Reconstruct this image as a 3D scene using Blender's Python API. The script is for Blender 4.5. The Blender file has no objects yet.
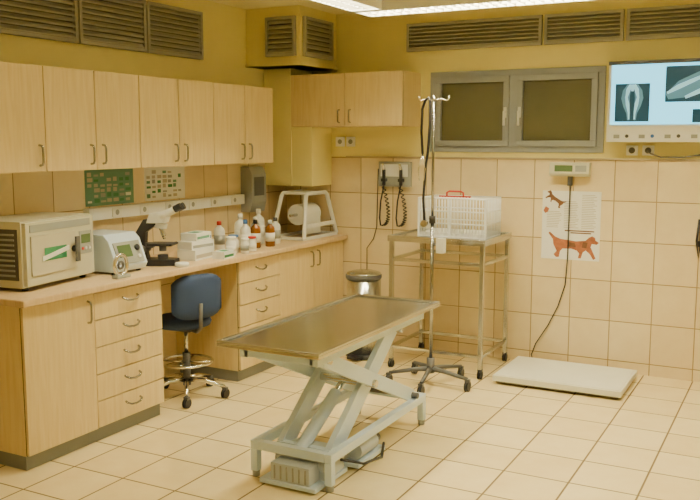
import bpy, bmesh, math, random
from mathutils import Vector, Matrix
random.seed(4)
scene=bpy.context.scene
# ---------------- materials ----------------
def new(name):
    m=bpy.data.materials.new(name); m.use_nodes=True
    nt=m.node_tree; return m,nt,nt.nodes['Principled BSDF']
def simple(name,col,rough=.5,metal=0,var=.06,scale=8,emit=0,ecol=None,bump=0,coat=0):
    m,nt,p=new(name)
    tc=nt.nodes.new('ShaderNodeTexCoord'); n=nt.nodes.new('ShaderNodeTexNoise')
    n.inputs['Scale'].default_value=scale; n.inputs['Detail'].default_value=4
    nt.links.new(tc.outputs['Object'],n.inputs['Vector'])
    mr=nt.nodes.new('ShaderNodeMapRange'); mr.inputs[3].default_value=1-var; mr.inputs[4].default_value=1+var
    nt.links.new(n.outputs['Fac'],mr.inputs[0])
    hs=nt.nodes.new('ShaderNodeHueSaturation'); hs.inputs['Color'].default_value=(*col,1)
    nt.links.new(mr.outputs[0],hs.inputs['Value']); nt.links.new(hs.outputs[0],p.inputs['Base Color'])
    p.inputs['Roughness'].default_value=rough; p.inputs['Metallic'].default_value=metal
    p.inputs['Coat Weight'].default_value=coat
    if emit:
        p.inputs['Emission Color'].default_value=(*(ecol or col),1); p.inputs['Emission Strength'].default_value=emit
    if bump:
        b=nt.nodes.new('ShaderNodeBump'); b.inputs['Strength'].default_value=bump; b.inputs['Distance'].default_value=.002
        n2=nt.nodes.new('ShaderNodeTexNoise'); n2.inputs['Scale'].default_value=120
        nt.links.new(tc.outputs['Object'],n2.inputs['Vector']); nt.links.new(n2.outputs['Fac'],b.inputs['Height']); nt.links.new(b.outputs[0],p.inputs['Normal'])
    return m
def wood(name,c1,c2):
    m,nt,p=new(name)
    tc=nt.nodes.new('ShaderNodeTexCoord'); mp=nt.nodes.new('ShaderNodeMapping'); mp.inputs['Scale'].default_value=(22,22,1.6)
    n=nt.nodes.new('ShaderNodeTexNoise'); n.inputs['Scale'].default_value=2.2; n.inputs['Detail'].default_value=6; n.inputs['Distortion'].default_value=.6
    r=nt.nodes.new('ShaderNodeValToRGB'); r.color_ramp.elements[0].position=.3; r.color_ramp.elements[1].position=.7
    r.color_ramp.elements[0].color=(*c1,1); r.color_ramp.elements[1].color=(*c2,1)
    nt.links.new(tc.outputs['Object'],mp.inputs[0]); nt.links.new(mp.outputs[0],n.inputs['Vector']); nt.links.new(n.outputs['Fac'],r.inputs[0]); nt.links.new(r.outputs[0],p.inputs['Base Color'])
    p.inputs['Roughness'].default_value=.42
    return m
def tile(name,a1,a2,s1,s2,o1,o2,gw,c1,c2,gc,rough,nscale=3):
    m,nt,p=new(name); L=nt.links
    g=nt.nodes.new('ShaderNodeNewGeometry'); sx=nt.nodes.new('ShaderNodeSeparateXYZ'); L.new(g.outputs['Position'],sx.inputs[0])
    def M(op,a,b=None,c=None):
        n=nt.nodes.new('ShaderNodeMath'); n.operation=op
        for i,x in enumerate((a,b,c)):
            if x is None: continue
            if isinstance(x,(int,float)): n.inputs[i].default_value=x
            else: L.new(x,n.inputs[i])
        return n.outputs[0]
    ed=[];ids=[]
    for a,s,o in ((a1,s1,o1),(a2,s2,o2)):
        t=M('DIVIDE',M('SUBTRACT',sx.outputs[a],o),s)
        f=M('FRACT',t); ids.append(M('FLOOR',t))
        d=M('MULTIPLY',M('MINIMUM',f,M('SUBTRACT',1.0,f)),s); ed.append(d)
    d=M('MINIMUM',ed[0],ed[1])
    mr=nt.nodes.new('ShaderNodeMapRange'); mr.inputs[1].default_value=gw*.5; mr.inputs[2].default_value=gw*.5+.0025; L.new(d,mr.inputs[0])
    cmb=nt.nodes.new('ShaderNodeCombineXYZ'); L.new(ids[0],cmb.inputs[0]); L.new(ids[1],cmb.inputs[1])
    wn=nt.nodes.new('ShaderNodeTexWhiteNoise'); wn.noise_dimensions='3D'; L.new(cmb.outputs[0],wn.inputs['Vector'])
    n=nt.nodes.new('ShaderNodeTexNoise'); n.inputs['Scale'].default_value=nscale; n.inputs['Detail'].default_value=7; n.inputs['Roughness'].default_value=.65
    add=nt.nodes.new('ShaderNodeVectorMath'); add.operation='ADD'; L.new(g.outputs['Position'],add.inputs[0]); 
    sc=nt.nodes.new('ShaderNodeVectorMath'); sc.operation='SCALE'; sc.inputs['Scale'].default_value=9; L.new(wn.outputs['Color'],sc.inputs[0]); L.new(sc.outputs[0],add.inputs[1]); L.new(add.outputs[0],n.inputs['Vector'])
    f=M('ADD',M('MULTIPLY',n.outputs['Fac'],.75),M('MULTIPLY',wn.outputs['Value'],.25))
    r=nt.nodes.new('ShaderNodeValToRGB'); r.color_ramp.elements[0].position=.3; r.color_ramp.elements[1].position=.7
    r.color_ramp.elements[0].color=(*c1,1); r.color_ramp.elements[1].color=(*c2,1); L.new(f,r.inputs[0])
    mx=nt.nodes.new('ShaderNodeMix'); mx.data_type='RGBA'; mx.inputs[6].default_value=(*gc,1); L.new(r.outputs[0],mx.inputs[7]); L.new(mr.outputs[0],mx.inputs[0]); L.new(mx.outputs[2],p.inputs['Base Color'])
    rr=nt.nodes.new('ShaderNodeMapRange'); rr.inputs[3].default_value=.9; rr.inputs[4].default_value=rough; L.new(mr.outputs[0],rr.inputs[0]); L.new(rr.outputs[0],p.inputs['Roughness'])
    b=nt.nodes.new('ShaderNodeBump'); b.inputs['Strength'].default_value=.5; b.inputs['Distance'].default_value=.002; L.new(mr.outputs[0],b.inputs['Height']); L.new(b.outputs[0],p.inputs['Normal'])
    return m
PAINT=simple('yellow_wall_paint',(.87,.78,.34),.75,var=.03,bump=.15)
CEIL=simple('ceiling_paint',(.87,.81,.47),.8,var=.02)
TB=tile('wall_tile_back',0,2,.293,.293,.152,.085,.004,(.75,.60,.35),(.86,.73,.47),(.33,.22,.10),.14)
TL=tile('wall_tile_left',1,2,.293,.293,0,.085,.004,(.75,.60,.35),(.86,.73,.47),(.33,.22,.10),.18)
TF=tile('floor_tile',0,1,.333,.333,.05,.10,.008,(.83,.66,.34),(.92,.78,.45),(.20,.14,.06),.2,4)
WOOD=wood('birch_laminate',(.73,.56,.27),(.82,.66,.35))
TOPW=wood('countertop_laminate',(.66,.48,.27),(.76,.57,.34))
PLINTH=simple('grey_plinth',(.22,.23,.22),.5)
SHADOW=simple('dark_gap',(.05,.035,.02),.9)
STEEL=simple('brushed_steel',(.62,.64,.65),.22,1,scale=20)
TOPS=simple('table_steel',(.66,.67,.63),.2,1,scale=5)
CHROME=simple('chrome',(.75,.75,.73),.12,1)
POLE=simple('pole_steel',(.36,.36,.36),.2,1)
VENT=simple('vent_grey',(.36,.355,.30),.55)
VDARK=simple('vent_dark',(.12,.115,.09),.9)
WHITE=simple('white_plastic',(.86,.88,.88),.4)
PAPER=simple('paper',(.85,.86,.83),.8)
CREAM=simple('cream_enamel',(.62,.61,.47),.35)
LBLUE=simple('pale_blue_enamel',(.66,.79,.95),.35,coat=.3)
BLACK=simple('black_rubber',(.015,.015,.018),.45)
NAVY=simple('navy_fabric',(.022,.045,.12),.8,bump=.3)
DGREY=simple('dark_grey',(.10,.10,.10),.45)
MGREY=simple('mid_grey',(.33,.35,.33),.45)
FRAME=simple('window_frame_grey',(.30,.32,.33),.45)
GLASS=simple('night_glass',(.10,.095,.045),.25,var=.25,scale=3)
GREEN=simple('green_label',(.03,.22,.10),.5)
TEAL=simple('teal_print',(.12,.30,.22),.6)
RED=simple('red_plastic',(.55,.03,.02),.4)
RUST=simple('rust_print',(.36,.12,.05),.6,var=.6,scale=35)
BROWN=simple('brown_print',(.16,.07,.03),.6,var=.5,scale=40)
TEXT=simple('text_print',(.50,.46,.38),.8)
AMBER=simple('amber_bottle',(.22,.08,.01),.2)
BLUE=simple('blue_plastic',(.05,.15,.45),.4)
LCD=simple('lcd',(.10,.16,.07),.2)
TUBE=simple('fluorescent_tube',(1,.9,.6),.5,emit=160,ecol=(1,.87,.54))
LBOX=simple('lightbox_glow',(.1,.3,.4),.4,emit=2.2,ecol=(.18,.74,1.0))
FILM=simple('xray_film',(.01,.03,.04),.25,emit=.10,ecol=(.12,.55,.7),var=.3)
BONE=simple('xray_bone',(.2,.4,.45),.4,emit=.9,ecol=(.35,.75,.85))
BONE2=simple('xray_tissue',(.05,.15,.2),.4,emit=.30,ecol=(.2,.6,.75))
# ---------------- mesh builder ----------------
class B:
    def __init__(s,name): s.bm=bmesh.new(); s.mats=[]; s.name=name; s.M=Matrix.Identity(4)
    def mi(s,m):
        if m not in s.mats: s.mats.append(m)
        return s.mats.index(m)
    def v(s,c): return s.bm.verts.new(s.M@Vector(c))
    def f(s,vs,m,sm=False):
        try: fc=s.bm.faces.new(vs)
        except ValueError: return
        fc.material_index=s.mi(m); fc.smooth=sm
    def box(s,x0,x1,y0,y1,z0,z1,m):
        v=[s.v((x,y,z)) for z in (z0,z1) for y in (y0,y1) for x in (x0,x1)]
        for q in ((0,2,3,1),(4,5,7,6),(0,1,5,4),(2,6,7,3),(0,4,6,2),(1,3,7,5)): s.f([v[i] for i in q],m)
    def prism(s,pts,ax,a0,a1,m,sm=False):
        def c(p,a):
            l=list(p); l.insert(ax,a); return l
        A=[s.v(c(p,a0)) for p in pts]; C=[s.v(c(p,a1)) for p in pts]; n=len(pts)
        s.f(A,m); s.f(C[::-1],m)
        for i in range(n): s.f([A[i],C[i],C[(i+1)%n],A[(i+1)%n]],m,sm)
    def tube(s,pts,r,m,seg=8,closed=False,rads=None,cap=True,ph=0):
        P=[Vector(p) for p in pts]; n=len(P); rings=[]; up=None
        for i in range(n):
            if closed: t=(P[(i+1)%n]-P[i-1])
            else: t=P[min(i+1,n-1)]-P[max(i-1,0)]
            t.normalize()
            if up is None:
                up=Vector((0,0,1)) if abs(t.z)<.9 else Vector((1,0,0))
            up=(up-t*up.dot(t)).normalized(); sd=t.cross(up)
            rr=rads[i] if rads else r
            rings.append([s.v(P[i]+(up*math.cos(ph+2*math.pi*k/seg)+sd*math.sin(ph+2*math.pi*k/seg))*rr) for k in range(seg)])
        for i in range(n if closed else n-1):
            a=rings[i]; b=rings[(i+1)%n]
            for k in range(seg): s.f([a[k],a[(k+1)%seg],b[(k+1)%seg],b[k]],m,seg>4)
        if not closed and cap: s.f(rings[0][::-1],m); s.f(rings[-1],m)
    def cyl(s,p0,p1,r,m,r2=None,seg=16): s.tube([p0,p1],r,m,seg,rads=[r,r if r2 is None else r2])
    def sq(s,p0,p1,w,m): s.tube([p0,p1],w*.7071,m,4,ph=math.pi/4)
    def lathe(s,c,prof,m,seg=24,sy=1):
        R=[]
        for r,z in prof: R.append([s.v((c[0]+r*math.cos(2*math.pi*k/seg),c[1]+sy*r*math.sin(2*math.pi*k/seg),c[2]+z)) for k in range(seg)])
        for a,b in zip(R,R[1:]):
            for k in range(seg): s.f([a[k],a[(k+1)%seg],b[(k+1)%seg],b[k]],m,True)
        s.f(R[0][::-1],m); s.f(R[-1],m)
    def caster(s,x,y,h=.07,m=BLACK):
        r=h*.42
        s.cyl((x-.014,y,r),(x-.004,y,r),r,m); s.cyl((x+.004,y,r),(x+.014,y,r),r,m)
        s.box(x-.004,x+.004,y-.008,y+.008,r*.6,h,DGREY); s.box(x-.017,x+.017,y-.012,y+.012,r*1.75,h,DGREY)
    def done(s,bevel=0,seg=2):
        bmesh.ops.recalc_face_normals(s.bm,faces=s.bm.faces)
        me=bpy.data.meshes.new(s.name); s.bm.to_mesh(me); s.bm.free()
        for m in s.mats: me.materials.append(m)
        o=bpy.data.objects.new(s.name,me); scene.collection.objects.link(o)
        if bevel:
            b=o.modifiers.new('bevel','BEVEL'); b.width=bevel; b.segments=seg; b.limit_method='ANGLE'; b.angle_limit=math.radians(40)
        return o
def rot(x,y,z,deg,ax='Z'): return Matrix.Translation((x,y,z))@Matrix.Rotation(math.radians(deg),4,ax)
H=2.72; XR=6.2; YF=-8.2
# ---------------- room ----------------
b=B('floor'); b.box(-.2,XR,YF,.2,-.1,0,TF); b.done()
b=B('ceiling'); b.box(-.2,XR,YF,.2,H,H+.1,CEIL); b.done()
b=B('wall_left'); b.box(-.2,0,YF,.2,0,H,PAINT); b.box(0,.01,YF,0,0,1.55,TL); b.done()
b=B('wall_right'); b.box(XR,XR+.15,YF,.2,0,H,PAINT); b.done()
b=B('wall_rear'); b.box(-.2,XR,YF-.15,YF,0,H,PAINT); b.done()
WX0,WX1,WZ0,WZ1=1.35,2.70,1.60,2.22
b=B('wall_back')
b.box(0,WX0,0,.2,0,H,PAINT); b.box(WX1,XR,0,.2,0,H,PAINT); b.box(WX0,WX1,0,.2,WZ1,H,PAINT); b.box(WX0,WX1,0,.2,0,WZ0,PAINT)
b.box(.01,XR,-.01,0,0,1.555,TB); b.done()
b=B('trim_1'); b.box(.6,XR,-.02,-.0102,1.55,1.562,simple('tile_edge',(.5,.4,.25),.4)); b.done()
# window
b=B('window_1')
b.box(WX0+.001,WX1-.001,-.012,.06,WZ0+.001,WZ0+.045,FRAME); b.box(WX0+.001,WX1-.001,-.012,.06,WZ1-.045,WZ1-.001,FRAME)
b.box(WX0+.001,WX0+.05,-.012,.06,WZ0+.045,WZ1-.045,FRAME); b.box(WX1-.05,WX1-.001,-.012,.06,WZ0+.045,WZ1-.045,FRAME)
mx=(WX0+WX1)/2; b.box(mx-.03,mx+.03,-.012,.06,WZ0+.045,WZ1-.045,FRAME)
for x0,x1 in ((WX0+.05,mx-.03),(mx+.03,WX1-.05)):
    z0,z1=WZ0+.045,WZ1-.045; w=.045
    b.box(x0,x1,-.03,.03,z0,z0+w,FRAME); b.box(x0,x1,-.03,.03,z1-w,z1,FRAME)
    b.box(x0,x0+w,-.03,.03,z0+w,z1-w,FRAME); b.box(x1-w,x1,-.03,.03,z0+w,z1-w,FRAME)
    b.box(x0+w,x1-w,0,.01,z0+w,z1-w,GLASS)
for hx in (mx-.055,mx+.055):
    b.box(hx-.012,hx+.012,-.04,-.03,1.86,1.94,WHITE); b.cyl((hx,-.06,1.9),(hx,-.03,1.9),.008,WHITE); b.box(hx-.009,hx+.009,-.068,-.055,1.80,1.91,WHITE)
b.done(.003)
# vents: louvres
def louvre(b,ax,p,a0,a1,z0,z1,out,n,m=VENT):
    def bx(n0,n1,q0,q1,zz0,zz1,mm):
        n0,n1=sorted((n0,n1))
        if ax==0: b.box(n0,n1,q0,q1,zz0,zz1,mm)
        else: b.box(q0,q1,n0,n1,zz0,zz1,mm)
    w=.022
    bx(p,p+out*.004,a0,a1,z0,z1,VDARK)
    bx(p,p+out*.03,a0,a1,z0,z0+w,m); bx(p,p+out*.03,a0,a1,z1-w,z1,m); bx(p,p+out*.03,a0,a0+w,z0+w,z1-w,m); bx(p,p+out*.03,a1-w,a1,z0+w,z1-w,m)
    st=(z1-z0-2*w)/n
    for i in range(n):
        zz=z0+w+i*st
        pts=[(p+out*.026,zz+.002),(p+out*.026,zz+.010),(p+out*.008,zz+st*.8+.004),(p+out*.008,zz+st*.8-.003)]
        if ax==0: b.prism(pts,1,a0+w,a1-w,m)
        else: b.prism(pts,0,a0+w,a1-w,m)
b=B('vent_grille')
for k in range(5): 
    y1=-1.17-.615*k; louvre(b,0,0.0005,y1-.6,y1,2.28,2.62,1,9)
b.done()
b=B('vent_grille')
for x0,x1 in ((1.15,2.23),(2.25,2.81),(2.83,3.6),(3.62,4.6)): louvre(b,1,-.0005,x0,x1,2.385,2.60,-1,6)
b.done()
# boxed column + duct
b=B('boxed_column'); b.box(.0105,.27,-.35,-.0105,1.32,2.268,PAINT); b.box(.27,.46,-.34,-.0105,1.32,1.798,PAINT); b.done(.003)
b=B('ventilation_duct'); b.box(.001,.50,-.58,-.001,2.27,H-.001,PAINT); b.box(.001,.515,-.595,-.001,2.27,2.29,PAINT)
louvre(b,1,-.58,.2,.47,2.34,2.64,-1,7); louvre(b,0,.50,-.54,-.1,2.34,2.64,1,7); b.done()
# ceiling light fixtures
def fixture(x0,x1,y0,y1,z=2.535):
    b=B('fluorescent_ceiling_light')
    b.box(x0,x1,y0,y1,z+.085,z+.10,WHITE)
    t=.008
    b.box(x0,x0+t,y0,y1,z,z+.085,WHITE); b.box(x1-t,x1,y0,y1,z,z+.085,WHITE); b.box(x0+t,x1-t,y0,y0+t,z,z+.085,WHITE); b.box(x0+t,x1-t,y1-t,y1,z,z+.085,WHITE)
    lx=x1-x0>y1-y0
    if lx:
        n=int((x1-x0)/.06)
        for i in range(1,n):
            x=x0+(x1-x0)*i/n; b.box(x-.0015,x+.0015,y0+t,y1-t,z+.002,z+.042,VENT)
        ym=(y0+y1)/2; b.box(x0+t,x1-t,ym-.003,ym+.003,z+.002,z+.05,WHITE)
        for yy in (ym-.055,ym+.055): b.cyl((x0+.02,yy,z+.06),(x1-.02,yy,z+.06),.014,TUBE,seg=8)
    else:
        n=int((y1-y0)/.06)
        for i in range(1,n):
            y=y0+(y1-y0)*i/n; b.box(x0+t,x1-t,y-.0015,y+.0015,z+.002,z+.042,VENT)
        xm=(x0+x1)/2; b.box(xm-.003,xm+.003,y0+t,y1-t,z+.002,z+.05,WHITE)
        for xx in (xm-.055,xm+.055): b.cyl((xx,y0+.02,z+.06),(xx,y1-.02,z+.06),.014,TUBE,seg=8)
    for fx in (.15,.85):
        if lx: xx=x0+(x1-x0)*fx; b.cyl((xx,(y0+y1)/2,z+.1),(xx,(y0+y1)/2,H-.001),.006,STEEL,seg=6)
        else: yy=y0+(y1-y0)*fx; b.cyl(((x0+x1)/2,yy,z+.1),((x0+x1)/2,yy,H-.001),.006,STEEL,seg=6)
    b.done()
fixture(1.28,1.50,-3.6,-1.2)
fixture(1.28,3.9,-1.15,-.93)
fixture(3.9,4.12,-3.9,-1.3)  # extra fixture out of view, added to light the room
fixture(2.6,5.0,-5.2,-4.98)  # added unseen lamp nearer the camera, brightens the front of the room
# ---------------- cabinets ----------------
def vhandle(b,x,y,z0,z1):
    b.tube([(x,y,z0),(x+.022,y,z0+.004),(x+.028,y,z0+.02),(x+.028,y,z1-.02),(x+.022,y,z1-.004),(x,y,z1)],.0065,POLE)
def hhandle(b,x,yc,z,w=.12):
    b.tube([(x,yc-w/2,z+.012),(x+.016,yc-w/2,z+.004),(x+.024,yc-w*.3,z-.008),(x+.026,yc,z-.012),(x+.024,yc+w*.3,z-.008),(x+.016,yc+w/2,z+.004),(x,yc+w/2,z+.012)],.0065,POLE)
b=B('wall_cabinet')
y1=-.74
b.box(.0102,.33,y1-9*.375,y1,1.52,2.09,WOOD)
b.box(.33,.334,y1-9*.375+.001,y1-.001,1.522,2.088,SHADOW)
for k in range(9):
    a1=y1-.375*k-.0028; a0=y1-.375*(k+1)+.0028
    b.box(.334,.352,a0,a1,1.522,2.088,WOOD)
    hy=a0+.045 if k in(0,2,4) else a1-.045
    vhandle(b,.352,hy,1.555,1.665)
b.done(.0012,1)
b=B('wall_cabinet')
b.box(.271,1.265,-.33,-.001,1.80,2.215,WOOD); b.box(.272,1.264,-.334,-.33,1.802,2.213,SHADOW)
for x0,x1,hx in ((.273,.766,.72),(.772,1.263,.818)):
    b.box(x0,x1,-.352,-.334,1.802,2.213,WOOD)
    b.tube([(hx,-.352,1.83),(hx,-.378,1.835),(hx,-.38,1.85),(hx,-.38,1.91),(hx,-.378,1.925),(hx,-.352,1.93)],.0065,POLE)
b.done(.0012,1)
CF=.58
def base(ya,yb,doors,drawers,hs):
    b=B('base_cabinet')
    b.box(.0102,CF-.022,ya,yb,.08,.862,WOOD); b.box(.03,CF-.035,ya+.01,yb-.004,0,.08,PLINTH)
    b.box(CF-.022,CF-.018,ya+.001,yb-.001,.082,.855,SHADOW)
    for (a0,a1),h in zip(doors,hs):
        b.box(CF-.018,CF,a0+.002,a1-.002,.085,.855,WOOD)
        vhandle(b,CF,a1-.05 if h else a0+.05,.70,.82)
    for a0,a1 in drawers:
        n=5; st=.77/n
        for i in range(n):
            b.box(CF-.018,CF,a0+.002,a1-.002,.085+st*i+.003,.085+st*(i+1)-.003,WOOD); hhandle(b,CF,(a0+a1)/2,.085+st*(i+.5)+.01)
    b.done(.0012,1)
base(-3.40,-2.35,[(-3.40,-2.91)],[(-2.91,-2.35)],[1])
base(-1.54,-.012,[(-1.02,-.52),(-.52,-.03)],[(-1.54,-1.02)],[1,0])
b=B('countertop'); b.box(.0102,.615,-3.42,-.0105,.863,.90,TOPW); b.done(.006)
# cable trunking with sockets
b=B('cable_trunking'); b.box(.0102,.06,-2.40,-.72,1.19,1.265,WHITE)
for i in range(6):
    y=-2.2+i*.26; b.box(.06,.066,y,y+.085,1.198,1.257,PAPER); b.cyl((.066,y+.042,1.228),(.0665,y+.042,1.228),.018,MGREY)
b.done(.002)
# posters on left wall
def leftposter(y0,y1,z0,z1,dark):
    b=B('wall_poster'); b.box(.0102,.0115,y0,y1,z0,z1,dark)
    n=7
    for i in range(n):
        for j in range(6):
            yy=y0+.02+(y1-y0-.04)*i/n; zz=z0+.02+(z1-z0-.04)*j/6
            b.box(.0115,.0118,yy,yy+(y1-y0)/n*random.uniform(.5,.8),zz,zz+(z1-z0)/6*random.uniform(.3,.7),random.choice([TEAL,GREEN,TEXT,PAPER,MGREY,TEXT]))
    b.done()
leftposter(-2.38,-1.94,1.275,1.515,TEAL); leftposter(-1.83,-1.40,1.275,1.515,PAPER)
b=B('paper_towel_dispenser'); b.prism([(.0102,1.12),(.10,1.12),(.12,1.2),(.12,1.42),(.09,1.48),(.0102,1.48)],1,-.70,-.50,MGREY); b.box(.12,.123,-.67,-.53,1.25,1.40,DGREY); b.done(.006)
# ---------------- counter items ----------------
Z=.9
b=B('autoclave'); b.M=rot(.42,-3.25,Z,8)
b.box(-.36,0,0,.58,.02,.37,CREAM)
b.box(-.33,-.02,-.003,0,.06,.33,DGREY)
for i in range(9): b.box(-.31,-.04,-.009,-.003,.08+i*.027,.09+i*.027,MGREY)
b.box(0,.025,.01,.57,.03,.362,CREAM); b.box(.025,.028,.04,.54,.31,.35,MGREY)
b.box(.025,.033,.04,.40,.08,.29,simple('autoclave_door',(.60,.57,.44),.3)); b.box(.033,.035,.14,.32,.15,.22,GREEN)
b.prism([(.12,.15),(.34,.19),(.34,.215),(.12,.175)],0,.033,.0375,PAPER)
b.cyl((.033,.38,.19),(.06,.38,.19),.018,BLACK); b.box(.055,.068,.365,.395,.12,.26,DGREY)
b.box(.025,.029,.44,.55,.15,.28,MGREY); b.box(.029,.031,.455,.535,.21,.26,LCD)
for i in range(3): b.cyl((.029,.465+.03*i,.18),(.034,.465+.03*i,.18),.009,RED if i==0 else WHITE,seg=10)
for xx in (-.32,-.03):
    for yy in (.05,.53): b.cyl((xx,yy,0.0005),(xx,yy,.02),.018,BLACK)
b.done(.008)
b=B('hot_air_sterilizer'); 
b.prism([(.10,Z+.015),(.44,Z+.015),(.46,Z+.05),(.40,Z+.20),(.36,Z+.235),(.10,Z+.235)],1,-2.60,-2.33,LBLUE)
b.M=Matrix.Translation((.43,-2.465,Z+.125))@Matrix.Rotation(math.radians(-21.8),4,'Y')
b.box(-.002,.008,-.11,.11,-.07,.065,MGREY); b.box(.008,.012,-.09,.02,-.03,.045,LCD); b.cyl((.008,.07,.02),(.022,.07,.02),.018,BLACK); b.cyl((.008,.07,-.035),(.018,.07,-.035),.012,WHITE)
b.M=Matrix.Identity(4)
for xx in (.14,.41):
    for yy in (-2.57,-2.36): b.cyl((xx,yy,Z+.0005),(xx,yy,Z+.016),.015,BLACK)
b.done(.006)
b=B('tape_dispenser'); cx,cy=.53,-2.64
b.tube([(cx,cy+.05*math.cos(t),Z+.075+.06*math.sin(t)) for t in [i*math.pi/10 for i in range(20)]],.012,CHROME,closed=True)
b.tube([(cx,cy+.02*math.cos(t),Z+.075+.02*math.sin(t)) for t in [i*math.pi/5 for i in range(10)]],.008,DGREY,closed=True)
b.box(cx-.025,cx+.025,cy-.05,cy+.055,Z+.0005,Z+.018,MGREY); b.done(.003)
# microscope
b=B('microscope'); b.M=rot(.34,-2.13,Z,22)@Matrix.Diagonal((1.15,1.1,1.1,1))
b.prism([(-.10,-.07),(.06,-.08),(.13,-.05),(.13,.05),(.06,.08),(-.10,.07)],2,.0005,.035,BLACK)
b.prism([(-.10,.035),(-.03,.035),(-.045,.12),(-.04,.19),(.02,.235),(.02,.275),(-.05,.265),(-.095,.19)],1,-.028,.028,BLACK)
b.box(-.02,.12,-.065,.065,.115,.128,BLACK); b.box(-.05,.0,-.02,.02,.10,.13,DGREY)
b.cyl((.05,0,.035),(.05,0,.06),.03,DGREY); b.cyl((.05,0,.08),(.05,0,.113),.02,DGREY)
b.cyl((.04,0,.215),(.045,0,.245),.035,WHITE)
for a in (-30,0,35):
    ar=math.radians(a); b.cyl((.042,0,.218),(.05+.03*math.cos(ar)*.4,.035*math.sin(ar),.15 if a==0 else .168),.013,CHROME,r2=.008,seg=12)
b.prism([(-.03,.245),(.075,.245),(.085,.28),(.06,.31),(-.01,.30)],1,-.04,.04,WHITE)
for sy in (-.03,.03): b.cyl((.05,sy,.285),(.13,sy,.325),.019,WHITE); b.cyl((.13,sy,.325),(.17,sy,.345),.021,BLACK)
for sy in (-1,1): b.cyl((-.06,sy*.028,.09),(-.06,sy*.06,.09),.026,DGREY); b.cyl((-.06,sy*.06,.09),(-.06,sy*.075,.09),.014,BLACK)
b.done(.003)
b=B('petri_dish'); b.lathe((.555,-2.12,Z+.0005),[(.04,0),(.045,.004),(.045,.02),(.04,.026),(.015,.028)],WHITE); b.done()
def carton(x,y,z,w,l,h,deg,mat,stripe):
    b=B('glove_box'); b.M=rot(x,y,z,deg)
    b.box(-w/2,w/2,-l/2,l/2,.0005,h-.0005,mat); b.box(w/2,w/2+.0008,-l/2+.01,l/2-.01,h*.2,h*.55,stripe); b.box(-w*.3,w*.3,-l*.25,l*.25,h-.0005,h+.0003,stripe)
    b.done(.0015,1)
for x,y,z,w,l,h,d,m,s in ((.40,-1.78,Z,.14,.24,.07,6,PAPER,TEXT),(.40,-1.78,Z+.071,.13,.22,.055,-4,WHITE,MGREY),(.39,-1.77,Z+.127,.12,.18,.05,8,PAPER,TEAL),(.24,-1.56,Z,.13,.20,.09,0,WHITE,TEXT),(.545,-1.67,Z,.09,.14,.05,6,WHITE,GREEN),(.24,-1.56,Z+.091,.12,.18,.06,5,PAPER,BLUE)): carton(x,y,z,w,l,h,d,m,s)
def bottle(name,x,y,r,h,m,cap,nk=.35):
    b=B(name); b.lathe((x,y,Z+.0005),[(r*.92,0),(r,.006),(r,h*.66),(r*.85,h*.74),(r*nk,h*.82),(r*nk,h*.86)],m,18)
    b.lathe((x,y,Z+h*.86),[(r*nk*1.25,0),(r*nk*1.25,h*.12),(r*nk*.9,h*.14)],cap,14); b.lathe((x,y,Z+h*.2),[(r*1.01,0),(r*1.01,h*.32)],PAPER if m is not PAPER else MGREY,18); b.done()
bottle('pill_bottle',.50,-1.52,.036,.13,WHITE,WHITE,.8); bottle('pill_bottle',.45,-1.42,.036,.13,WHITE,BLUE,.8)
bottle('pill_bottle',.54,-1.41,.03,.11,PAPER,WHITE,.8)
bottle('spray_bottle',.42,-1.23,.038,.22,WHITE,BLUE); bottle('spray_bottle',.30,-1.12,.045,.25,WHITE,WHITE)
bottle('reagent_bottle',.42,-1.10,.038,.21,AMBER,BLACK); bottle('reagent_bottle',.35,-1.0,.038,.22,MGREY,WHITE)
bottle('reagent_bottle',.47,-.98,.036,.20,AMBER,WHITE); bottle('disinfectant_bottle',.30,-.88,.045,.27,WHITE,WHITE)
bottle('disinfectant_bottle',.40,-.80,.04,.20,PAPER,DGREY); bottle('pill_bottle',.52,-1.29,.03,.11,WHITE,RED,.8)
bottle('disinfectant_bottle',.26,-1.33,.04,.21,PAPER,RED)
# paper roll stand
b=B('paper_roll_stand')
for x0,x1 in ((.52,.48),(.22,.25)):
    b.tube([(x0,-.57,Z+.017),(x1,-.47,Z+.345),(x1,-.44,Z+.365),(x1,-.16,Z+.365),(x1,-.13,Z+.345),(x0,-.04,Z+.017)],.017,WHITE,10)
    b.sq((x0,-.57,Z+.013),(x0,-.04,Z+.013),.024,WHITE)
for y in (-.57,-.04): b.sq((.52,y,Z+.013),(.22,y,Z+.013),.024,WHITE)
b.sq((.51,-.53,Z+.11),(.51,-.08,Z+.11),.03,WHITE)
b.box(.25,.48,-.45,-.15,Z+.355,Z+.372,WHITE)
b.cyl((.36,-.52,Z+.19),(.36,-.08,Z+.19),.012,STEEL); b.cyl((.36,-.42,Z+.19),(.36,-.17,Z+.19),.085,PAPER,seg=32)
b.box(.443,.446,-.41,-.18,Z+.03,Z+.20,PAPER)
b.done(.002)
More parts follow.
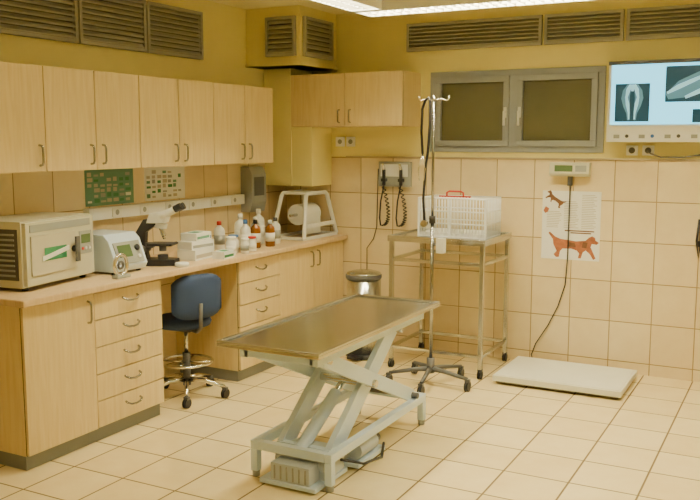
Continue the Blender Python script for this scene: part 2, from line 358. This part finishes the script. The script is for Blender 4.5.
# ---------------- exam table ----------------
b=B('examination_table')
x0,x1,y0,y1,zt=1.55,2.12,-3.10,-1.66,.74
b.box(x0,x1,y0,y1,zt-.03,zt-.012,TOPS)
w=.022
b.box(x0,x1,y0,y0+w,zt-.012,zt,STEEL); b.box(x0,x1,y1-w,y1,zt-.012,zt,STEEL); b.box(x0,x0+w,y0+w,y1-w,zt-.012,zt,STEEL); b.box(x1-w,x1,y0+w,y1-w,zt-.012,zt,STEEL)
xa,xb=1.64,2.03
ya,yb=-2.90,-1.74
for x in (xa,xb): b.box(x-.025,x+.025,-3.0,-1.75,zt-.095,zt-.0305,LBLUE)
for y in (-2.98,-1.78): b.box(xa,xb,y-.02,y+.02,zt-.09,zt-.035,LBLUE)
zb=.19
for x in (xa-.02,xb+.02):
    b.box(x-.02,x+.02,ya,yb,zb-.045,zb,LBLUE)
    for y in (ya+.02,yb-.02):
        b.box(x-.02,x+.02,y-.02,y+.02,.03,zb-.045,LBLUE); b.cyl((x,y,0.0),(x,y,.032),.02,MGREY)
for y in (ya+.02,yb-.02): b.box(xa,xb,y-.02,y+.02,zb-.045,zb,LBLUE)
def arm(x,w,p,q,t):
    P=Vector(p); Q=Vector(q); d=(Q-P).normalized(); n=Vector((-d.y,d.x))*w/2
    b.prism([tuple(P-n),tuple(Q-n),tuple(Q+d*w*.3),tuple(Q+n),tuple(P+n),tuple(P-d*w*.3)],0,x-t/2,x+t/2,LBLUE)
for x in (xa+.055,xb-.055): arm(x,.105,(-2.74,.12),(-2.02,.645),.035)
for x in (xa+.012,xb-.012): arm(x,.075,(-2.88,.65),(-1.85,.20),.03)
b.cyl((xa-.02,-2.37,.405),(xb+.02,-2.37,.405),.022,STEEL)
b.cyl((xa-.02,-2.04,.635),(xb+.02,-2.04,.635),.016,STEEL); b.cyl((xa-.04,-1.86,.205),(xb+.04,-1.86,.205),.018,DGREY)
b.cyl((xa-.02,-2.86,.64),(xb+.02,-2.86,.64),.016,STEEL)
b.box(xa+.04,xb-.04,-2.78,-2.74,.08,.16,LBLUE)
b.cyl((1.83,-2.80,.14),(1.83,-2.42,.34),.035,LBLUE); b.cyl((1.83,-2.42,.34),(1.83,-2.24,.45),.02,CHROME)
MOT=simple('motor_housing',(.50,.56,.62),.45)
b.box(1.73,2.01,-2.86,-2.66,.035,.15,MOT); b.box(1.76,1.98,-2.96,-2.86,.035,.125,MOT); b.cyl((1.73,-2.83,.115),(2.01,-2.83,.115),.045,MOT)
for i in range(6): b.box(1.78+i*.035,1.79+i*.035,-2.966,-2.96,.045,.115,MGREY)
b.box(1.70,2.02,-2.97,-2.64,.012,.035,LBLUE)
b.cyl((2.01,-2.56,.09),(2.01,-2.36,.09),.05,MOT); b.cyl((2.01,-2.36,.09),(2.01,-2.30,.09),.03,DGREY)
b.box(1.92,2.06,-2.60,-2.28,.015,.04,LBLUE)
b.tube([(1.98,-2.72,.10),(2.10,-2.62,.06),(2.12,-2.45,.04),(2.06,-2.30,.06)],.008,BLACK)
b.done(.003)
# ---------------- swivel chair ----------------
b=B('swivel_chair'); cx,cy=.45,-1.97
for k in range(5):
    a=math.radians(20+72*k); dx,dy=math.cos(a),math.sin(a)
    b.tube([(cx,cy,.12),(cx+dx*.12,cy+dy*.12,.115),(cx+dx*.26,cy+dy*.26,.075)],.014,CHROME,10,rads=[.018,.016,.012])
    b.caster(cx+dx*.26,cy+dy*.26,.075)
b.cyl((cx,cy,.08),(cx,cy,.30),.026,DGREY); b.cyl((cx,cy,.30),(cx,cy,.46),.014,CHROME)
b.tube([(cx+.17*math.cos(t),cy+.17*math.sin(t),.24) for t in [i*math.pi/12 for i in range(24)]],.009,CHROME,closed=True)
for k in range(4):
    t=k*math.pi/2+.4; b.cyl((cx,cy,.24),(cx+.17*math.cos(t),cy+.17*math.sin(t),.24),.007,CHROME,seg=8)
b.box(cx-.08,cx+.08,cy-.07,cy+.07,.455,.475,DGREY)
b.lathe((cx-.03,cy,.475),[(.15,0),(.185,.012),(.195,.035),(.18,.06),(.12,.07),(.03,.068)],NAVY,28)
b.tube([(cx,cy,.465),(cx+.14,cy-.06,.465),(cx+.195,cy-.09,.50),(cx+.20,cy-.09,.66)],.013,DGREY)
b.M=rot(cx+.17,cy-.075,.70,-22)
nu,nv=10,8
def bk(u,v,s):
    y=(u-.5)*.36; z=(v-.5)*.29
    k=1-max(0,(abs(u-.5)*2)**4*.35); z*=k
    ed=max(abs(u-.5)*2,abs(v-.5)*2)**5
    return (-.35*y*y*4*.5 + s*.028*(1-ed*.85),y,z)
for s in (1,-1):
    G=[[b.v(bk(i/nu,j/nv,s)) for j in range(nv+1)] for i in range(nu+1)]
    for i in range(nu):
        for j in range(nv): b.f([G[i][j],G[i+1][j],G[i+1][j+1],G[i][j+1]],NAVY,True)
    if s==1: G1=G
rim=[(i,0) for i in range(nu)]+[(nu,j) for j in range(nv)]+[(i,nv) for i in range(nu,0,-1)]+[(0,j) for j in range(nv,0,-1)]
for (i,j),(k,l) in zip(rim,rim[1:]+rim[:1]): b.f([G1[i][j],G1[k][l],G[k][l],G[i][j]],NAVY,True)
b.done()
# ---------------- pedal bin ----------------
b=B('pedal_bin'); c=(1.0,-.47,0)
b.lathe(c,[(.135,0),(.14,.01),(.14,.04)],BLACK,32); b.lathe(c,[(.135,.04),(.135,.625)],STEEL,32)
b.lathe(c,[(.139,.625),(.142,.635),(.142,.655)],DGREY,32); b.lathe(c,[(.138,.655),(.13,.67),(.08,.685),(.02,.69)],STEEL,32)
b.box(.95,1.05,-.66,-.60,.015,.03,BLACK); b.box(.97,1.03,-.34,-.315,.55,.63,BLACK); b.done()
# ---------------- trolley ----------------
b=B('steel_trolley'); x0,x1,y0,y1=1.33,2.03,-.66,-.09
for x in (x0,x1):
    for y in (y0,y1): b.sq((x,y,.07),(x,y,.965),.03,STEEL); b.caster(x,y,.075)
b.box(x0-.025,x1+.025,y0-.025,y1+.025,.955,.985,STEEL); 
for a in ((x0-.025,x1+.025,y0-.025,y0-.017),(x0-.025,x1+.025,y1+.017,y1+.025),(x0-.025,x0-.017,y0-.017,y1+.017),(x1+.017,x1+.025,y0-.017,y1+.017)): b.box(*a,.985,.999,STEEL)
for z in (.82,.16):
    for y in (y0,y1): b.sq((x0,y,z),(x1,y,z),.024,STEEL)
    for x in (x0,x1): b.sq((x,y0,z),(x,y1,z),.024,STEEL)
b.done(.002)
b=B('wire_cage'); x0,x1,y0,y1,z0,z1=1.48,2.00,-.52,-.18,.987,1.27
r=.0034
for z in (z0+.004,z0+.10,z0+.19,z1):
    b.tube([(x0,y0,z),(x1,y0,z),(x1,y1,z),(x0,y1,z)],r*1.5,WHITE,6,closed=True)
n=22
for i in range(n+1):
    x=x0+(x1-x0)*i/n
    for y in (y0,y1): b.cyl((x,y,z0),(x,y,z1),r,WHITE,seg=5)
    b.cyl((x,y0,z1),(x,y1,z1),r,WHITE,seg=5)
for i in range(1,14):
    y=y0+(y1-y0)*i/14
    for x in (x0,x1): b.cyl((x,y,z0),(x,y,z1),r,WHITE,seg=5)
b.box(x0+.01,x1-.01,y0+.01,y1-.01,z0-.001,z0+.03,PAPER)
b.box(x0-.004,x0+.01,y0-.004,y0+.01,z0,z1,WHITE); b.box(x1-.01,x1+.004,y0-.004,y0+.01,z0,z1,WHITE)
b.box(x0+.24,x0+.255,y0-.004,y0+.006,z0,z1,WHITE)
for xx in (1.64,):
    b.tube([(xx,-.36,z1),(xx,-.36,z1+.035),(xx+.02,-.36,z1+.045),(xx+.11,-.36,z1+.045),(xx+.13,-.36,z1+.035),(xx+.13,-.36,z1)],.007,RED)
b.box(1.58,1.83,-.365,-.355,z1,z1+.012,RED)
b.done()
# ---------------- IV stand ----------------
b=B('infusion_stand'); cx,cy=1.77,-.95
for k in range(5):
    a=math.radians(-80+72*k); dx,dy=math.cos(a),math.sin(a)
    b.tube([(cx,cy,.115),(cx+dx*.1,cy+dy*.1,.11),(cx+dx*.29,cy+dy*.29,.085)],.013,DGREY,10,rads=[.02,.016,.012]); b.caster(cx+dx*.29,cy+dy*.29,.085)
b.cyl((cx,cy,.085),(cx,cy,.19),.028,DGREY); b.cyl((cx,cy,.19),(cx,cy,1.15),.0125,POLE); b.cyl((cx,cy,1.13),(cx,cy,1.18),.022,BLACK)
b.cyl((cx,cy,1.15),(cx,cy,1.96),.009,POLE)
for a in (0,90,180,270):
    t=math.radians(a+20); dx,dy=math.cos(t),math.sin(t)
    b.tube([(cx,cy,1.955),(cx+dx*.05,cy+dy*.05,1.965),(cx+dx*.085,cy+dy*.085,1.955),(cx+dx*.10,cy+dy*.10,1.965),(cx+dx*.10,cy+dy*.10,1.985)],.0045,CHROME)
b.tube([(cx+.06,cy,.985),(cx+.02,cy,.985),(cx+.0,cy,.985)],.01,DGREY); b.box(cx+.04,cx+.09,cy-.03,cy+.03,.93,1.03,WHITE)
b.done()
b=B('stethoscope')
hx,hy=cx-.045,cy-.018
b.tube([(hx-.02,hy-.012,1.60),(hx-.03,hy-.012,1.75),(hx-.025,hy-.012,1.90),(hx-.005,hy-.012,1.955),(hx+.02,hy-.012,1.975),(hx+.03,hy-.014,1.95),(hx+.032,hy-.014,1.80),(hx+.02,hy-.014,1.62),(hx+.005,hy-.014,1.52),(hx-.01,hy-.014,1.30),(hx+.0,hy-.014,1.15)],.009,BLACK)
b.cyl((hx,hy-.03,1.13),(hx,hy-.005,1.13),.024,CHROME)
b.tube([(hx-.02,hy-.012,1.60),(hx-.045,hy-.02,1.50),(hx-.04,hy-.02,1.42)],.004,CHROME); b.tube([(hx-.02,hy-.012,1.60),(hx+.005,hy-.02,1.50),(hx-.005,hy-.02,1.42)],.004,CHROME)
b.done()
# ---------------- diagnostic set ----------------
b=B('wall_diagnostic_set'); b.box(.92,1.20,-.05,-.0105,1.32,1.52,MGREY); b.box(.94,1.18,-.056,-.05,1.40,1.50,WHITE)
for x in (.98,1.13):
    b.cyl((x,-.075,1.33),(x,-.075,1.46),.014,BLACK); b.cyl((x,-.075,1.46),(x,-.10,1.50),.016,CHROME,r2=.009); b.box(x-.02,x+.02,-.09,-.05,1.36,1.385,BLACK)
    pts=[]
    for i in range(110):
        t=i*.8; u=i/109; pts.append((x-.02+.05*math.sin(u*math.pi)+.013*math.cos(t),-.05+.013*math.sin(t),1.33-.33*math.sin(u*math.pi*.5)))
    b.tube(pts,.005,BLACK,5)
    b.tube([(x,-.075,1.33),(x-.03,-.07,1.2),(x-.05,-.05,1.06),(x-.04,-.05,1.0),(x-.02,-.05,1.0)],.007,BLACK,6)
b.done(.002)
b=B('power_cable'); 
b.tube([(.90,-.016,1.46),(.895,-.02,1.2),(.89,-.02,.98),(.86,-.02,.88),(.80,-.02,.80),(.80,-.02,.5)],.004,BLACK,6); b.done()
b=B('wall_socket'); 
for x in (.50,.60): b.box(x,x+.08,-.012,-.0005,1.64,1.72,WHITE); b.cyl((x+.04,-.016,1.68),(x+.04,-.012,1.68),.02,MGREY)
b.done(.002)
# ---------------- scale ----------------
b=B('platform_scale')
SC=simple('scale_enamel',(.80,.80,.70),.4)
b.box(2.15,3.02,-.74,-.13,.025,.065,SC); b.box(2.17,3.0,-.72,-.15,.012,.025,DGREY); b.box(2.165,3.005,-.725,-.145,.065,.069,SC)
for x in (2.22,2.95):
    for y in (-.66,-.2): b.cyl((x,y,0.0),(x,y,.014),.025,BLACK)
b.done(.006)
b=B('scale_display')
b.prism([(-.0105,1.43),(-.07,1.43),(-.085,1.45),(-.07,1.53),(-.0105,1.53)],0,2.33,2.62,CREAM)
b.box(2.37,2.50,-.084,-.0765,1.465,1.51,LCD); b.box(2.52,2.60,-.084,-.0765,1.465,1.51,MGREY); b.box(2.455,2.49,-.035,-.0105,1.36,1.43,DGREY) 
b.tube([(2.475,-.025,1.37),(2.475,-.025,1.30),(2.472,-.022,.82),(2.46,-.02,.62),(2.41,-.02,.45),(2.34,-.02,.30),(2.25,-.02,.15),(2.22,-.025,.06),(2.24,-.05,.012),(2.30,-.09,.008)],.005,BLACK,6)
b.done(.002,1)
# poster with dogs
b=B('dog_breed_poster'); px,pz=2.27,.81; W,Hh=.43,.51
b.box(px,px+W,-.0125,-.0105,pz,pz+Hh,PAPER)
def pprism(pts,m,yy=-.0132):
    A=[b.v((px+p[0]*W,yy,pz+p[1]*Hh)) for p in pts]; b.f(A,m)
dog=[(.24,.17),(.27,.12),(.22,.07),(.26,.03),(.31,.03),(.33,.12),(.37,.16),(.52,.165),(.62,.14),(.66,.10),(.64,.03),(.69,.03),(.72,.12),(.77,.15),(.84,.10),(.90,.02),(.94,.04),(.89,.13),(.85,.20),(.87,.25),(.95,.24),(.99,.27),(.93,.30),(.92,.34),(.87,.36),(.82,.34),(.76,.29),(.60,.275),(.45,.29),(.33,.30),(.24,.33),(.14,.40),(.12,.38),(.20,.29),(.21,.22)]
pprism(dog,RUST)
pprism([(.45,.19),(.60,.19),(.58,.25),(.46,.26)],BROWN,-.0136)
pprism([(.70,.19),(.78,.18),(.80,.26),(.72,.27)],BROWN,-.0136)
# second dog leaping diagonally (rotated, smaller silhouette)
ca,sa=math.cos(math.radians(-32)),math.sin(math.radians(-32))
d2=[]
for p in dog:
    u,v=(.5-p[0])*.42,(p[1]-.2)*.42
    d2.append((.24+u*ca-v*sa,.86+(u*sa+v*ca)))
pprism(d2,BROWN)
pprism([(.02,.71),(.06,.77),(.12,.74),(.10,.69),(.05,.67)],RUST)
for i in range(20):
    for j in range(3):
        if i<10 and j==0: continue
        if i<4 and j==1: continue
        x=.08+.30*j; z=.95-.025*i
        b.box(px+x*W,px+(x+.19+.07*random.random())*W,-.0129,-.0125,pz+(z-.008)*Hh,pz+z*Hh,TEXT)
for z,x0,x1 in ((.435,.40,.90),(.405,.5,.85)): b.box(px+x0*W,px+x1*W,-.0129,-.0125,pz+(z-.018)*Hh,pz+z*Hh,BROWN)
b.done()
# ---------------- x-ray lightbox ----------------
b=B('xray_lightbox'); x0,x1=2.74,3.75
b.box(x0,x1,-.11,-.0205,1.68,2.23,WHITE); b.box(x0+.02,x1-.02,-.112,-.11,1.80,2.21,LBOX)
b.box(x0,x1,-.12,-.0205,1.68,1.785,WHITE); b.box(x0,x1,-.125,-.11,2.21,2.235,DGREY)
for i in range(4): b.box(x0+.05+.17*i,x0+.09+.17*i,-.124,-.12,1.705,1.73,MGREY); b.cyl((x0+.14+.17*i,-.126,1.72),(x0+.14+.17*i,-.12,1.72),.012,BLUE if i%2 else DGREY)
b.box(x0+.1,x1-.1,-.0205,-.0005,1.75,2.15,WHITE)
def film(fx0,fx1,fz0,fz1,bones):
    b.box(fx0,fx1,-.1135,-.1122,fz0,fz1,FILM)
    for pts,rr,mm in bones: 
        yy=-.1140 if mm is BONE2 else -.1146
        L=[];R=[]
        for i,p in enumerate(pts):
            q=Vector((fx0+p[0]*(fx1-fx0),fz0+p[1]*(fz1-fz0)))
            t=Vector(pts[min(i+1,len(pts)-1)])-Vector(pts[max(i-1,0)]); t=Vector((t.x*(fx1-fx0),t.y*(fz1-fz0))).normalized(); nn=Vector((-t.y,t.x))*rr[i]
            L.append(q-nn); R.append(q+nn)
        for i in range(len(pts)-1):
            b.f([b.v((L[i].x,yy,L[i].y)),b.v((R[i].x,yy,R[i].y)),b.v((R[i+1].x,yy,R[i+1].y)),b.v((L[i+1].x,yy,L[i+1].y))],mm)
legs=[]
for s in (-1,1):
    legs+=[([(.5+s*.10,.97),(.5+s*.17,.80),(.5+s*.20,.62),(.5+s*.16,.42),(.5+s*.10,.22),(.5+s*.09,.04)],[.012,.026,.028,.022,.012,.008],BONE2),([(.5+s*.04,.97),(.5+s*.12,.84),(.5+s*.17,.64),(.5+s*.13,.46),(.5+s*.09,.24),(.5+s*.08,.06)],[.012,.014,.008,.012,.006,.004],BONE)]
legs.append(([(.5,.98),(.5,.80)],[.012,.008],BONE))
film(2.79,3.02,1.82,2.08,legs)
film(3.12,3.55,1.95,2.19,[([(.03,.15),(.25,.35),(.6,.6),(.97,.7)],[.02,.06,.07,.07],BONE2),([(.03,.25),(.2,.42),(.5,.66),(.95,.85)],[.008,.016,.012,.02],BONE),([(.3,.12),(.6,.36),(.95,.5)],[.01,.018,.012],BONE)])
film(3.30,3.70,1.81,1.90,[])
b.done()
b=B('double_wall_socket')
for x in (2.86,2.97): b.box(x,x+.08,-.012,-.0005,1.585,1.655,WHITE); b.cyl((x+.04,-.02,1.62),(x+.04,-.012,1.62),.022,DGREY)
b.tube([(3.01,-.022,1.62),(3.03,-.05,1.60),(3.10,-.04,1.575),(3.25,-.03,1.575),(3.40,-.03,1.60),(3.6,-.03,1.66)],.006,DGREY,6); b.done(.002)
b=B('leash_hook'); b.tube([(3.37,-.02,1.15),(3.36,-.03,1.0),(3.375,-.03,.88),(3.39,-.03,1.0),(3.385,-.03,1.12)],.008,BLACK); b.cyl((3.375,-.035,.98),(3.375,-.01,.98),.02,BLACK); b.done()
# ---------------- world + camera ----------------
w=bpy.data.worlds.new('World'); scene.world=w; w.use_nodes=True
w.node_tree.nodes['Background'].inputs[0].default_value=(.02,.02,.015,1)
cam=bpy.data.cameras.new('camera'); co=bpy.data.objects.new('camera',cam); scene.collection.objects.link(co)
co.location=(4.0,-6.34,1.69); co.rotation_euler=(math.radians(90-7.3),0,math.radians(28))
cam.sensor_width=36; cam.lens=855/700*36; cam.clip_start=.05
scene.camera=co
